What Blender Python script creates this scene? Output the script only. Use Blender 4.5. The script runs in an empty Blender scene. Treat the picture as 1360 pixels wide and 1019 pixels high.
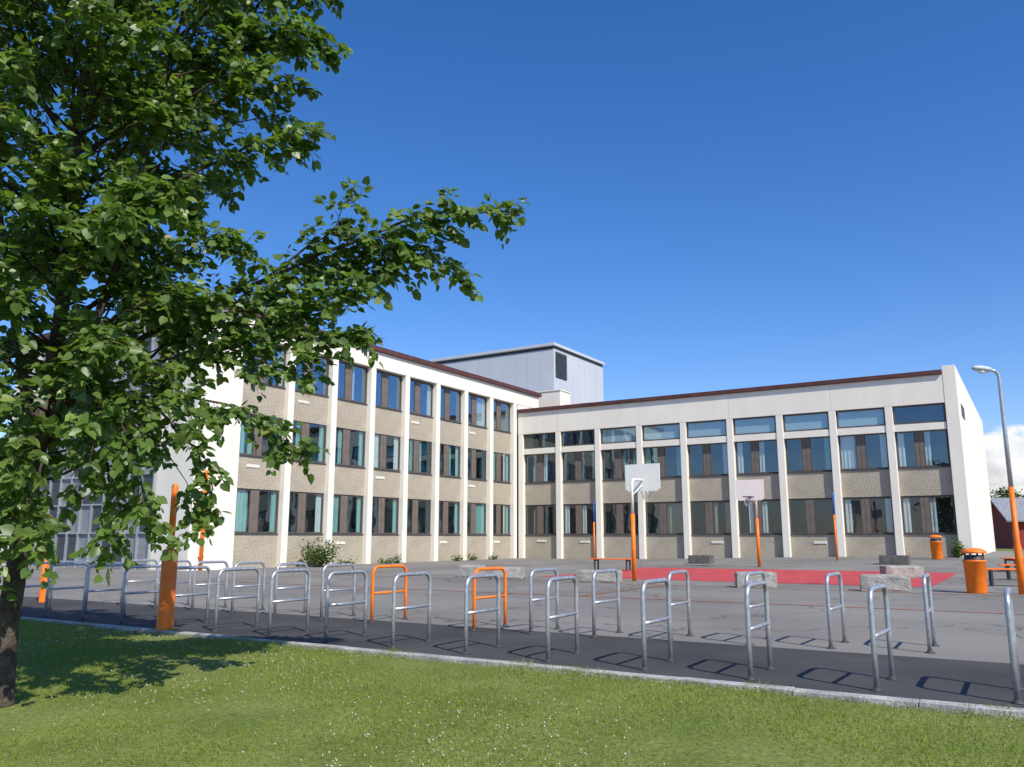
import bpy, math, random
import bmesh
import numpy as np
from mathutils import Vector, Matrix, noise
random.seed(7); rng=np.random.default_rng(7)
scene=bpy.context.scene
COL=scene.collection
scene.view_settings.view_transform='Standard'
scene.view_settings.look='None'
scene.view_settings.exposure=0

# ------------------------------------------------------------------ frame of the place
DR=Vector((0.848,-0.530,0)).normalized()      # along the kerb
NV=Vector((-DR.y,DR.x,0))                     # from the lawn towards the yard
O=Vector((0,8.68,0))
YAW=math.atan2(DR.y,DR.x)
def sn(x,y):
    d=Vector((x,y,0))-O
    return d.dot(DR),d.dot(NV)
def P(s,n,z=0.0):
    v=O+DR*s+NV*n
    return Vector((v.x,v.y,z))
def sst(v,a,b):
    t=min(1,max(0,(v-a)/(b-a))); return t*t*(3-2*t)
def yard_h(s,n):
    return 0.34*sst(s,-20,0)*sst(n,22,37)
def lawn_h(s,n):
    return -0.01-0.24*sst(-n,0,5.0)+0.015*math.sin(s*1.3+n)*math.cos(n*1.7)
def gz(x,y):
    s,n=sn(x,y)
    return yard_h(s,n) if n>0 else lawn_h(s,n)

# ------------------------------------------------------------------ materials
def new_mat(name):
    m=bpy.data.materials.new(name); m.use_nodes=True
    nt=m.node_tree; b=nt.nodes['Principled BSDF']
    return m,nt,b
def N(nt,t,**kw):
    n=nt.nodes.new(t)
    for k,v in kw.items(): setattr(n,k,v)
    return n
def noise_mat(name,c1,c2,scale=3,rough=0.8,detail=6,bump=0.0,bscale=40,metal=0.0,fine=None,spec=0.3,lo=0.35,hi=0.65,coords='Object'):
    m,nt,b=new_mat(name)
    tc=N(nt,'ShaderNodeTexCoord')
    nz=N(nt,'ShaderNodeTexNoise'); nz.inputs['Scale'].default_value=scale; nz.inputs['Detail'].default_value=detail
    nt.links.new(tc.outputs[coords],nz.inputs['Vector'])
    cr=N(nt,'ShaderNodeValToRGB')
    cr.color_ramp.elements[0].position=lo; cr.color_ramp.elements[1].position=hi
    cr.color_ramp.elements[0].color=(*c1,1); cr.color_ramp.elements[1].color=(*c2,1)
    nt.links.new(nz.outputs['Fac'],cr.inputs['Fac'])
    out=cr.outputs['Color']
    if fine:
        fs,amt=fine
        n2=N(nt,'ShaderNodeTexNoise'); n2.inputs['Scale'].default_value=fs; n2.inputs['Detail'].default_value=3
        nt.links.new(tc.outputs[coords],n2.inputs['Vector'])
        mr=N(nt,'ShaderNodeMapRange'); mr.inputs[1].default_value=0.3; mr.inputs[2].default_value=0.7
        mr.inputs[3].default_value=1-amt; mr.inputs[4].default_value=1+amt
        nt.links.new(n2.outputs['Fac'],mr.inputs[0])
        mx=N(nt,'ShaderNodeVectorMath',operation='SCALE')
        nt.links.new(out,mx.inputs[0]); nt.links.new(mr.outputs[0],mx.inputs['Scale'])
        out=mx.outputs[0]
    nt.links.new(out,b.inputs['Base Color'])
    b.inputs['Roughness'].default_value=rough; b.inputs['Metallic'].default_value=metal
    b.inputs['Specular IOR Level'].default_value=spec
    if bump>0:
        n3=N(nt,'ShaderNodeTexNoise'); n3.inputs['Scale'].default_value=bscale; n3.inputs['Detail'].default_value=4
        nt.links.new(tc.outputs[coords],n3.inputs['Vector'])
        bp=N(nt,'ShaderNodeBump'); bp.inputs['Strength'].default_value=bump; bp.inputs['Distance'].default_value=0.02
        nt.links.new(n3.outputs['Fac'],bp.inputs['Height']); nt.links.new(bp.outputs[0],b.inputs['Normal'])
    return m
M={}
def white_concrete(name,c1,c2):
    m,nt,b=new_mat(name)
    tc=N(nt,'ShaderNodeTexCoord')
    mp=N(nt,'ShaderNodeMapping'); mp.inputs['Scale'].default_value=(1.2,1.2,0.35)
    nt.links.new(tc.outputs['Object'],mp.inputs[0])
    nz=N(nt,'ShaderNodeTexNoise'); nz.inputs['Scale'].default_value=1.2; nz.inputs['Detail'].default_value=8
    nt.links.new(mp.outputs[0],nz.inputs['Vector'])
    cr=N(nt,'ShaderNodeValToRGB'); cr.color_ramp.elements[0].position=.3; cr.color_ramp.elements[1].position=.6
    cr.color_ramp.elements[0].color=(*c1,1); cr.color_ramp.elements[1].color=(*c2,1)
    nt.links.new(nz.outputs['Fac'],cr.inputs['Fac']); nt.links.new(cr.outputs[0],b.inputs['Base Color'])
    b.inputs['Roughness'].default_value=.85; b.inputs['Specular IOR Level'].default_value=.2
    n3=N(nt,'ShaderNodeTexNoise'); n3.inputs['Scale'].default_value=30
    nt.links.new(tc.outputs['Object'],n3.inputs['Vector'])
    bp=N(nt,'ShaderNodeBump'); bp.inputs['Strength'].default_value=.15; bp.inputs['Distance'].default_value=.01
    nt.links.new(n3.outputs['Fac'],bp.inputs['Height']); nt.links.new(bp.outputs[0],b.inputs['Normal'])
    return m
M['white']=white_concrete('white_painted_concrete',(.80,.75,.645),(.865,.815,.705))
M['aggregate']=noise_mat('exposed_aggregate',(.385,.335,.255),(.455,.40,.315),scale=1.1,rough=.9,bump=.4,bscale=30,fine=(17,.36))
M['brown']=noise_mat('brown_metal',(.085,.035,.03),(.12,.05,.042),scale=2,rough=.55)
M['frame']=noise_mat('brown_window_frame',(.085,.068,.058),(.11,.088,.075),scale=3,rough=.5)
M['infill']=noise_mat('brown_infill',(.15,.122,.10),(.19,.155,.13),scale=2,rough=.6)
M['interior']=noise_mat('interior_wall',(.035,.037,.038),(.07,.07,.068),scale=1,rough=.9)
M['cladding']=noise_mat('grey_metal_cladding',(.52,.555,.60),(.56,.595,.64),scale=.4,rough=.5)
M['seam']=noise_mat('cladding_seam',(.45,.485,.53),(.48,.515,.56),scale=.6,rough=.5)
M['cladding_dark']=noise_mat('dark_metal_trim',(.05,.06,.07),(.08,.09,.10),scale=2,rough=.5)
M['galv']=noise_mat('galvanised_steel',(.42,.44,.46),(.58,.60,.62),scale=18,rough=.42,metal=.65,fine=(90,.15),spec=.5)
M['orange']=noise_mat('orange_paint',(.90,.18,.010),(.97,.23,.016),scale=6,rough=.45,spec=.4)
M['blue']=noise_mat('blue_paint',(.03,.12,.42),(.04,.16,.5),scale=6,rough=.5)
M['board']=noise_mat('white_board',(.84,.83,.74),(.88,.87,.78),scale=4,rough=.5)
M['granite']=noise_mat('granite_block',(.27,.262,.235),(.40,.385,.35),scale=5,rough=.9,bump=.8,bscale=16,fine=(60,.3))
M['kerb']=noise_mat('granite_kerb',(.30,.295,.28),(.50,.49,.47),scale=4,rough=.9,bump=.5,bscale=30,fine=(70,.3))
M['asph_new']=noise_mat('dark_asphalt',(.052,.051,.052),(.078,.077,.077),scale=.7,rough=.92,bump=.5,bscale=110,fine=(140,.35),spec=.25)
M['red_paint']=noise_mat('red_court_paint',(.42,.055,.058),(.56,.085,.085),scale=1.6,rough=.85,fine=(30,.2))
M['line_orange']=noise_mat('worn_orange_line',(.24,.16,.11),(.52,.17,.06),scale=5,rough=.9,lo=.35,hi=.6)
M['bark']=noise_mat('bark',(.045,.034,.025),(.105,.083,.063),scale=9,rough=.95,bump=1.0,bscale=22,fine=(40,.3))
M['twig']=noise_mat('twig_bark',(.045,.032,.022),(.08,.06,.04),scale=9,rough=.9)
M['red_wood']=noise_mat('red_wood',(.24,.035,.03),(.31,.05,.042),scale=3,rough=.8)
M['roof_grey']=noise_mat('grey_roof',(.22,.23,.25),(.30,.31,.33),scale=3,rough=.8)
M['steel_dark']=noise_mat('dark_steel',(.04,.04,.045),(.07,.07,.075),scale=5,rough=.5)
M['planter']=noise_mat('weathered_planter',(.10,.095,.085),(.16,.15,.135),scale=5,rough=.8)
M['soil']=noise_mat('planter_soil',(.04,.03,.02),(.08,.06,.04),scale=8,rough=1)
def curtain_mat(name,c):
    m,nt,b=new_mat(name)
    tc=N(nt,'ShaderNodeTexCoord')
    wv=N(nt,'ShaderNodeTexNoise'); wv.inputs['Scale'].default_value=4
    nt.links.new(tc.outputs['Object'],wv.inputs['Vector'])
    cr=N(nt,'ShaderNodeValToRGB'); cr.color_ramp.elements[0].color=(c[0]*.85,c[1]*.85,c[2]*.85,1); cr.color_ramp.elements[1].color=(*c,1)
    nt.links.new(wv.outputs['Fac'],cr.inputs['Fac']); nt.links.new(cr.outputs[0],b.inputs['Base Color'])
    b.inputs['Roughness'].default_value=.9
    return m
M['cur_white']=curtain_mat('white_curtain',(.58,.63,.61))
M['cur_teal']=curtain_mat('teal_curtain',(.22,.44,.39))
M['cur_beige']=curtain_mat('beige_curtain',(.30,.27,.21))
M['blind']=curtain_mat('pale_blind',(.46,.58,.60))
def glass_mat(name,f0,tint,glc,wav=.12):
    m,nt,b=new_mat(name)
    out=nt.nodes['Material Output']
    tr=N(nt,'ShaderNodeBsdfTransparent'); tr.inputs[0].default_value=(*tint,1)
    gl=N(nt,'ShaderNodeBsdfGlossy'); gl.inputs['Roughness'].default_value=.01; gl.inputs[0].default_value=(*glc,1)
    lw=N(nt,'ShaderNodeLayerWeight'); lw.inputs['Blend'].default_value=.5
    pw=N(nt,'ShaderNodeMath',operation='POWER'); pw.inputs[1].default_value=4.0
    ml=N(nt,'ShaderNodeMath',operation='MULTIPLY_ADD'); ml.inputs[1].default_value=1-f0; ml.inputs[2].default_value=f0
    nt.links.new(lw.outputs['Facing'],pw.inputs[0]); nt.links.new(pw.outputs[0],ml.inputs[0])
    tc=N(nt,'ShaderNodeTexCoord'); nz=N(nt,'ShaderNodeTexNoise'); nz.inputs['Scale'].default_value=1.1; nz.inputs['Detail'].default_value=1
    bp=N(nt,'ShaderNodeBump'); bp.inputs['Strength'].default_value=wav; bp.inputs['Distance'].default_value=.05
    nt.links.new(tc.outputs['Object'],nz.inputs['Vector']); nt.links.new(nz.outputs['Fac'],bp.inputs['Height']); nt.links.new(bp.outputs[0],gl.inputs['Normal'])
    mx=N(nt,'ShaderNodeMixShader')
    nt.links.new(ml.outputs[0],mx.inputs[0]); nt.links.new(tr.outputs[0],mx.inputs[1]); nt.links.new(gl.outputs[0],mx.inputs[2])
    nt.links.new(mx.outputs[0],out.inputs['Surface']); return m
M['glass']=glass_mat('window_glass',.10,(.86,.91,.90),(.75,.88,1))
M['glass_solar']=glass_mat('coated_window_glass',.40,(.86,.93,.94),(.60,.82,1))
M['glass_mid']=glass_mat('tinted_window_glass',.18,(.88,.94,.94),(.62,.84,1))
def foliage_mat(name,trans=.35,rough=.45,spec=.4,tint=(1.5,1.6,.6)):
    m,nt,b=new_mat(name); out=nt.nodes['Material Output']
    at=N(nt,'ShaderNodeAttribute'); at.attribute_name='tone'
    nt.links.new(at.outputs['Color'],b.inputs['Base Color'])
    b.inputs['Roughness'].default_value=rough; b.inputs['Specular IOR Level'].default_value=spec
    tl=N(nt,'ShaderNodeBsdfTranslucent')
    vm=N(nt,'ShaderNodeVectorMath',operation='MULTIPLY'); vm.inputs[1].default_value=tint
    nt.links.new(at.outputs['Color'],vm.inputs[0]); nt.links.new(vm.outputs[0],tl.inputs['Color'])
    mx=N(nt,'ShaderNodeMixShader'); mx.inputs[0].default_value=trans
    nt.links.new(b.outputs[0],mx.inputs[1]); nt.links.new(tl.outputs[0],mx.inputs[2]); nt.links.new(mx.outputs[0],out.inputs['Surface'])
    return m
M['leaf']=foliage_mat('linden_leaf',.38,.40,.5,(1.75,1.85,.65))
M['grass']=foliage_mat('grass_blade',.35,.7,.12)
M['flower']=noise_mat('clover_flower',(.50,.50,.42),(.66,.66,.58),scale=50,rough=.8)
m,nt,b=new_mat('old_asphalt')
tc=N(nt,'ShaderNodeTexCoord')
n1=N(nt,'ShaderNodeTexNoise'); n1.inputs['Scale'].default_value=.22; n1.inputs['Detail'].default_value=8
n2=N(nt,'ShaderNodeTexNoise'); n2.inputs['Scale'].default_value=70; n2.inputs['Detail'].default_value=3
vo=N(nt,'ShaderNodeTexVoronoi',feature='DISTANCE_TO_EDGE'); vo.inputs['Scale'].default_value=.3
nw=N(nt,'ShaderNodeTexNoise'); nw.inputs['Scale'].default_value=1.3; nw.inputs['Detail'].default_value=4
for n in (n1,n2,nw): nt.links.new(tc.outputs['Object'],n.inputs['Vector'])
va=N(nt,'ShaderNodeVectorMath',operation='ADD'); vs=N(nt,'ShaderNodeVectorMath',operation='SCALE'); vs.inputs['Scale'].default_value=1.4
nt.links.new(nw.outputs['Color'],vs.inputs[0]); nt.links.new(vs.outputs[0],va.inputs[0]); nt.links.new(tc.outputs['Object'],va.inputs[1]); nt.links.new(va.outputs[0],vo.inputs['Vector'])
cr=N(nt,'ShaderNodeValToRGB'); cr.color_ramp.elements[0].position=.35; cr.color_ramp.elements[1].position=.65
cr.color_ramp.elements[0].color=(.182,.172,.155,1); cr.color_ramp.elements[1].color=(.255,.24,.216,1)
nt.links.new(n1.outputs['Fac'],cr.inputs['Fac'])
ck=N(nt,'ShaderNodeMapRange'); ck.inputs[1].default_value=0; ck.inputs[2].default_value=.012; ck.inputs[3].default_value=.5; ck.inputs[4].default_value=1
nt.links.new(vo.outputs['Distance'],ck.inputs[0])
g=N(nt,'ShaderNodeMapRange'); g.inputs[1].default_value=.3; g.inputs[2].default_value=.7; g.inputs[3].default_value=.75; g.inputs[4].default_value=1.25
nt.links.new(n2.outputs['Fac'],g.inputs[0])
mm=N(nt,'ShaderNodeMath',operation='MULTIPLY'); nt.links.new(ck.outputs[0],mm.inputs[0]); nt.links.new(g.outputs[0],mm.inputs[1])
sc=N(nt,'ShaderNodeVectorMath',operation='SCALE'); nt.links.new(cr.outputs[0],sc.inputs[0]); nt.links.new(mm.outputs[0],sc.inputs['Scale'])
nt.links.new(sc.outputs[0],b.inputs['Base Color']); b.inputs['Roughness'].default_value=.95; b.inputs['Specular IOR Level'].default_value=.2
M['asph_old']=m
M['lawn']=noise_mat('lawn_soil',(.13,.165,.035),(.19,.22,.055),scale=1.2,rough=1,fine=(25,.3),bump=.6,bscale=30)

# ------------------------------------------------------------------ mesh helpers
class MB:
    def __init__(s): s.v=[]; s.f=[]
    def box(s,x0,x1,y0,y1,z0,z1):
        i=len(s.v)
        s.v+=[(x0,y0,z0),(x1,y0,z0),(x1,y1,z0),(x0,y1,z0),(x0,y0,z1),(x1,y0,z1),(x1,y1,z1),(x0,y1,z1)]
        s.f+=[(i,i+3,i+2,i+1),(i+4,i+5,i+6,i+7),(i,i+1,i+5,i+4),(i+1,i+2,i+6,i+5),(i+2,i+3,i+7,i+6),(i+3,i,i+4,i+7)]
        return s
    def quad(s,a,b,c,d):
        i=len(s.v); s.v+=[tuple(a),tuple(b),tuple(c),tuple(d)]; s.f.append((i,i+1,i+2,i+3)); return s
    def tube(s,pts,rad,sides=10,caps=True,wob=0):
        pts=[Vector(p) for p in pts]; n=len(pts)
        if not hasattr(rad,'__len__'): rad=[rad]*n
        t=(pts[1]-pts[0]).normalized()
        ref=Vector((0,0,1)) if abs(t.z)<.9 else Vector((1,0,0))
        u=t.cross(ref).normalized(); base=len(s.v)
        for k in range(n):
            if k==0: d=pts[1]-pts[0]
            elif k==n-1: d=pts[k]-pts[k-1]
            else: d=(pts[k+1]-pts[k]).normalized()+(pts[k]-pts[k-1]).normalized()
            d.normalize(); u=(u-d*u.dot(d)).normalized(); w=d.cross(u)
            for j in range(sides):
                a=2*math.pi*j/sides; r=rad[k]*(1+wob*(random.random()-.5))
                p=pts[k]+u*math.cos(a)*r+w*math.sin(a)*r; s.v.append((p.x,p.y,p.z))
        for k in range(n-1):
            for j in range(sides):
                a=base+k*sides+j; b=base+k*sides+(j+1)%sides
                s.f.append((a,b,b+sides,a+sides))
        if caps:
            s.f.append(tuple(base+j for j in reversed(range(sides))))
            s.f.append(tuple(base+(n-1)*sides+j for j in range(sides)))
        return s
    def lathe(s,prof,sides=24):
        base=len(s.v)
        for r,z in prof:
            for j in range(sides):
                a=2*math.pi*j/sides; s.v.append((r*math.cos(a),r*math.sin(a),z))
        for k in range(len(prof)-1):
            for j in range(sides):
                a=base+k*sides+j; b=base+k*sides+(j+1)%sides
                s.f.append((a,b,b+sides,a+sides))
        s.f.append(tuple(base+j for j in reversed(range(sides))))
        s.f.append(tuple(base+(len(prof)-1)*sides+j for j in range(sides)))
        return s
    def mesh(s,name,mat,smooth=False):
        me=bpy.data.meshes.new(name); me.from_pydata(s.v,[],s.f); me.update()
        me.materials.append(M[mat] if isinstance(mat,str) else mat)
        if smooth:
            me.polygons.foreach_set('use_smooth',[len(p.vertices)<=4 for p in me.polygons])
        return me
def link(name,data,parent=None,loc=(0,0,0),rz=0,bevel=0,**props):
    ob=bpy.data.objects.new(name,data); COL.objects.link(ob)
    ob.location=loc; ob.rotation_euler=(0,0,rz)
    if parent: ob.parent=parent
    if bevel:
        md=ob.modifiers.new('bevel','BEVEL'); md.width=bevel; md.segments=2; md.limit_method='ANGLE'; md.angle_limit=.6
    for k,v in props.items(): ob[k]=v
    return ob
def empty(name,loc,rz=0,**props):
    e=bpy.data.objects.new(name,None); COL.objects.link(e); e.location=loc; e.rotation_euler=(0,0,rz); e.empty_display_size=.2
    for k,v in props.items(): e[k]=v
    return e
def copy_thing(top,loc,rz=None,over=None,**props):
    t=top.copy(); COL.objects.link(t); t.location=loc
    if rz is not None: t.rotation_euler=(0,0,rz)
    for k,v in props.items(): t[k]=v
    for c in list(top.children):
        n=c.copy(); n.parent=t; COL.objects.link(n)
        if over and n.name.split('.')[0] in over: n.data=over[n.name.split('.')[0]]
    return t
def np_mesh(name,verts,faces,mat,tone=None):
    verts=np.asarray(verts,dtype=np.float32); faces=np.asarray(faces,dtype=np.int32)
    me=bpy.data.meshes.new(name); k=faces.shape[1]
    me.vertices.add(len(verts)); me.vertices.foreach_set('co',verts.ravel())
    me.loops.add(faces.size); me.loops.foreach_set('vertex_index',faces.ravel())
    me.polygons.add(len(faces)); me.polygons.foreach_set('loop_start',np.arange(0,faces.size,k,dtype=np.int32))
    me.polygons.foreach_set('loop_total',np.full(len(faces),k,dtype=np.int32))
    me.update(calc_edges=True); me.validate()
    me.materials.append(M[mat])
    if tone is not None:
        ca=me.attributes.new('tone','FLOAT_COLOR','POINT')
        c=np.ones((len(verts),4),dtype=np.float32); c[:,:3]=tone
        ca.data.foreach_set('color',c.ravel())
    return me

# ------------------------------------------------------------------ ground
svals=[-900,-300,-100,-60]+[(-50+2*i) for i in range(46)]+[60,100,300,900]
nvals=[-900,-200,-60,-20,-10,-8,-6,-5,-4,-3,-2.2,-1.5,-1,-.5,-.14]+[.0]+[2*i for i in range(1,32)]+[80,120,300,900,2500]
mb=MB()
for n in nvals:
    for s_ in svals:
        h=(lawn_h(s_,n)-.004 if n<0 else yard_h(s_,n)-.06)
        p=P(s_,n,h); mb.v.append(tuple(p))
W=len(svals)
for i in range(len(nvals)-1):
    for j in range(W-1):
        a=i*W+j; mb.f.append((a,a+1,a+W+1,a+W))
link('ground',mb.mesh('ground','lawn',True),kind='structure')
def sheet(name,mat,s0,s1,n0,n1,dz,ds=2,dn=2):
    mb=MB(); S=np.linspace(s0,s1,max(2,int((s1-s0)/ds)+1)); Nn=np.linspace(n0,n1,max(2,int((n1-n0)/dn)+1))
    for n in Nn:
        for s_ in S:
            mb.v.append(tuple(P(s_,n,yard_h(s_,n)+dz)))
    w=len(S)
    for i in range(len(Nn)-1):
        for j in range(w-1):
            a=i*w+j; mb.f.append((a,a+1,a+w+1,a+w))
    return link(name,mb.mesh(name,mat,True),kind='structure')
sheet('asphalt_yard','asph_old',-48,48,2.75,60,0.0,1,1)
sheet('asphalt_path','asph_new',-48,48,.1,2.75,0.0,1,1)
# kerb
mbk=MB(); s_=-30
while s_<14:
    L=1.0+random.uniform(-.08,.08); j=random.uniform(-.006,.006)
    q=[P(s_+.003,-.04+j),P(s_+L-.003,-.04+j),P(s_+L-.003,.095),P(s_+.003,.095)]
    h=.016+random.uniform(-.004,.004); i=len(mbk.v)
    for p in q: mbk.v.append((p.x,p.y,-.35))
    for p in q: mbk.v.append((p.x,p.y,h))
    mbk.f+=[(i,i+3,i+2,i+1),(i+4,i+5,i+6,i+7),(i,i+1,i+5,i+4),(i+1,i+2,i+6,i+5),(i+2,i+3,i+7,i+6),(i+3,i,i+4,i+7)]
    s_+=L
link('kerb',mbk.mesh('kerb','kerb'),bevel=.008,kind='structure')
def paint_poly(name,mat,pts,dz):
    mb=MB()
    a,b,c,d=[Vector(p) for p in pts]; K=12
    for i in range(K+1):
        for j in range(K+1):
            u=j/K; v=i/K
            p=(a*(1-u)+b*u)*(1-v)+(d*(1-u)+c*u)*v
            mb.v.append((p.x,p.y,gz(p.x,p.y)+dz))
    for i in range(K):
        for j in range(K):
            q=i*(K+1)+j; mb.f.append((q,q+1,q+K+2,q+K+1))
    return link(name,mb.mesh(name,mat),kind='structure')
paint_poly('painted_court','red_paint',[(.9,27.9,0),(10.7,21.8,0),(15.4,29.4,0),(5.6,35.5,0)],.006)
def line(p,q,w=.09,mat='line_orange'):
    p=Vector((*p,0)); q=Vector((*q,0)); d=(q-p).normalized(); o=Vector((-d.y,d.x,0))*w/2
    paint_poly('painted_line',mat,[p-o,q-o,q+o,p+o],.012)
line(P(-16,9.2)[:2],P(14,9.2)[:2]); line(P(-16,14.2)[:2],P(16,14.2)[:2],.10)
line(P(-16,9.2)[:2],P(-16,20)[:2]); line(P(-4,9.2)[:2],P(-4,14.2)[:2])

# ------------------------------------------------------------------ lawn blades
def grass_blades():
    Nn=430000
    x=rng.uniform(-11,5.6,Nn); y=rng.uniform(4.2,15.5,Nn)
    keep=(np.abs(x)<.80*y+.4)
    x=x[keep]; y=y[keep]
    s=(x-O.x)*DR.x+(y-O.y)*DR.y; n=(x-O.x)*NV.x+(y-O.y)*NV.y
    rag=.01+.035*np.clip(np.sin(s*3.1)+.7*np.sin(s*7.7+1)+.5*np.sin(s*1.3+2),-1,2)+.05*np.clip((-s-3)/4,0,1)
    k=n<rag; x,y,s,n=x[k],y[k],s[k],n[k]
    t=np.clip(-n/5.0,0,1); h=-0.01-0.24*(t*t*(3-2*t))+.015*np.sin(s*1.3+n)*np.cos(n*1.7)
    h=np.where(n>-.03,np.maximum(h,.008),h)
    c=len(x)
    patch=.5+.5*np.sin(x*1.9+np.sin(y*2.3)*1.2)*np.cos(y*1.6+np.sin(x*1.1)*1.5)
    big=.5+.5*np.sin(x*.7+1+np.sin(y*.9)*1.4)*np.cos(y*.8+x*.3)
    edge=np.exp(np.minimum(n,0)/.16)
    clump=np.clip(np.sin(s*3.1)+.7*np.sin(s*7.7+1)+.5*np.sin(s*1.3+2),0,2)
    tall=rng.random(c)**2
    L=(.012+.015*tall+.008*patch)*(1+2.0*edge*rng.random(c)*clump)
    a=rng.uniform(0,2*np.pi,c); w=rng.uniform(.0022,.0048,c)
    lean=rng.uniform(.2,.95,c); la=rng.uniform(0,2*np.pi,c)
    v=np.zeros((c,3,3),dtype=np.float32)
    v[:,0,0]=x-np.cos(a)*w; v[:,0,1]=y-np.sin(a)*w; v[:,0,2]=h-.004
    v[:,1,0]=x+np.cos(a)*w; v[:,1,1]=y+np.sin(a)*w; v[:,1,2]=h-.004
    v[:,2,0]=x+np.cos(la)*lean*L; v[:,2,1]=y+np.sin(la)*lean*L; v[:,2,2]=h+L*np.sqrt(np.maximum(.15,1-.6*lean**2))
    f=np.arange(c*3).reshape(c,3)
    g1=np.array([.145,.22,.028]); g2=np.array([.265,.325,.052]); dry=np.array([.38,.32,.16])
    m_=np.clip(.3*patch+.4*big+.3*rng.random(c),0,1)[:,None]
    col=g1*(1-m_)+g2*m_
    dr=(rng.random(c)<(.05+.45*np.exp(np.minimum(n,0)/.3)*((np.sin(s*.9+1)+.4*np.sin(s*2.3))>.1)+.14*(patch<.18)))[:,None]
    col=np.where(dr,dry*(0.7+.5*rng.random((c,1))),col)*(0.85+.3*rng.random((c,1)))
    tone=np.repeat(col,3,axis=0)
    link('grass',np_mesh('grass',v.reshape(-1,3),f,'grass',tone),kind='stuff')
    K=1000; vv=[];ff=[]
    for i in range(K):
        for _ in range(30):
            fx=rng.uniform(-8,5.2); fy=rng.uniform(4.6,13); ss,nn=sn(fx,fy)
            dens=max(0,math.sin(fx*1.3+2)*math.cos(fy*1.1)+.35)
            if nn<-.15 and abs(fx)<.75*fy and rng.random()<dens: break
        else: continue
        r=rng.uniform(.004,.0085); z=lawn_h(ss,nn)+rng.uniform(.012,.032); b0=len(vv)
        vv+=[(fx+r,fy,z),(fx,fy+r,z),(fx-r,fy,z),(fx,fy-r,z),(fx,fy,z+r),(fx,fy,z-r)]
        for a_,b_ in ((0,1),(1,2),(2,3),(3,0)):
            ff+=[(b0+a_,b0+b_,b0+4),(b0+b_,b0+a_,b0+5)]
    link('clover_flowers',np_mesh('clover_flowers',vv,ff,'flower'),kind='stuff')
grass_blades()

# ------------------------------------------------------------------ foliage
def leaves_mesh(name,pos,axis,nrm,size,tone):
    """heart shaped leaves: two folded halves each"""
    c=len(pos)
    ax=axis/np.linalg.norm(axis,axis=1,keepdims=True)
    nr=nrm-ax*np.sum(nrm*ax,axis=1,keepdims=True); nr/=np.linalg.norm(nr,axis=1,keepdims=True)+1e-9
    sd=np.cross(nr,ax)
    outl=[(0,0,0),(-.06,.26,.05),(.22,.48,.10),(.62,.38,.05),(1.06,0,-.10),(.62,-.38,.05),(.22,-.48,.10),(-.06,-.26,.05)]
    curl=rng.uniform(-.4,1.8,c)
    V=np.zeros((c,8,3))
    for i,(u,w,z) in enumerate(outl):
        V[:,i,:]=pos+(ax*u+sd*w+nr*(z*curl)[:,None])*size[:,None]
    base=np.arange(c)[:,None]*8
    F=np.concatenate([base+np.array([[0,1,2,3,4]]),base+np.array([[0,4,5,6,7]])],axis=1).reshape(-1,5)
    return np_mesh(name,V.reshape(-1,3),F,'leaf',np.repeat(tone,8,axis=0))

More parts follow.
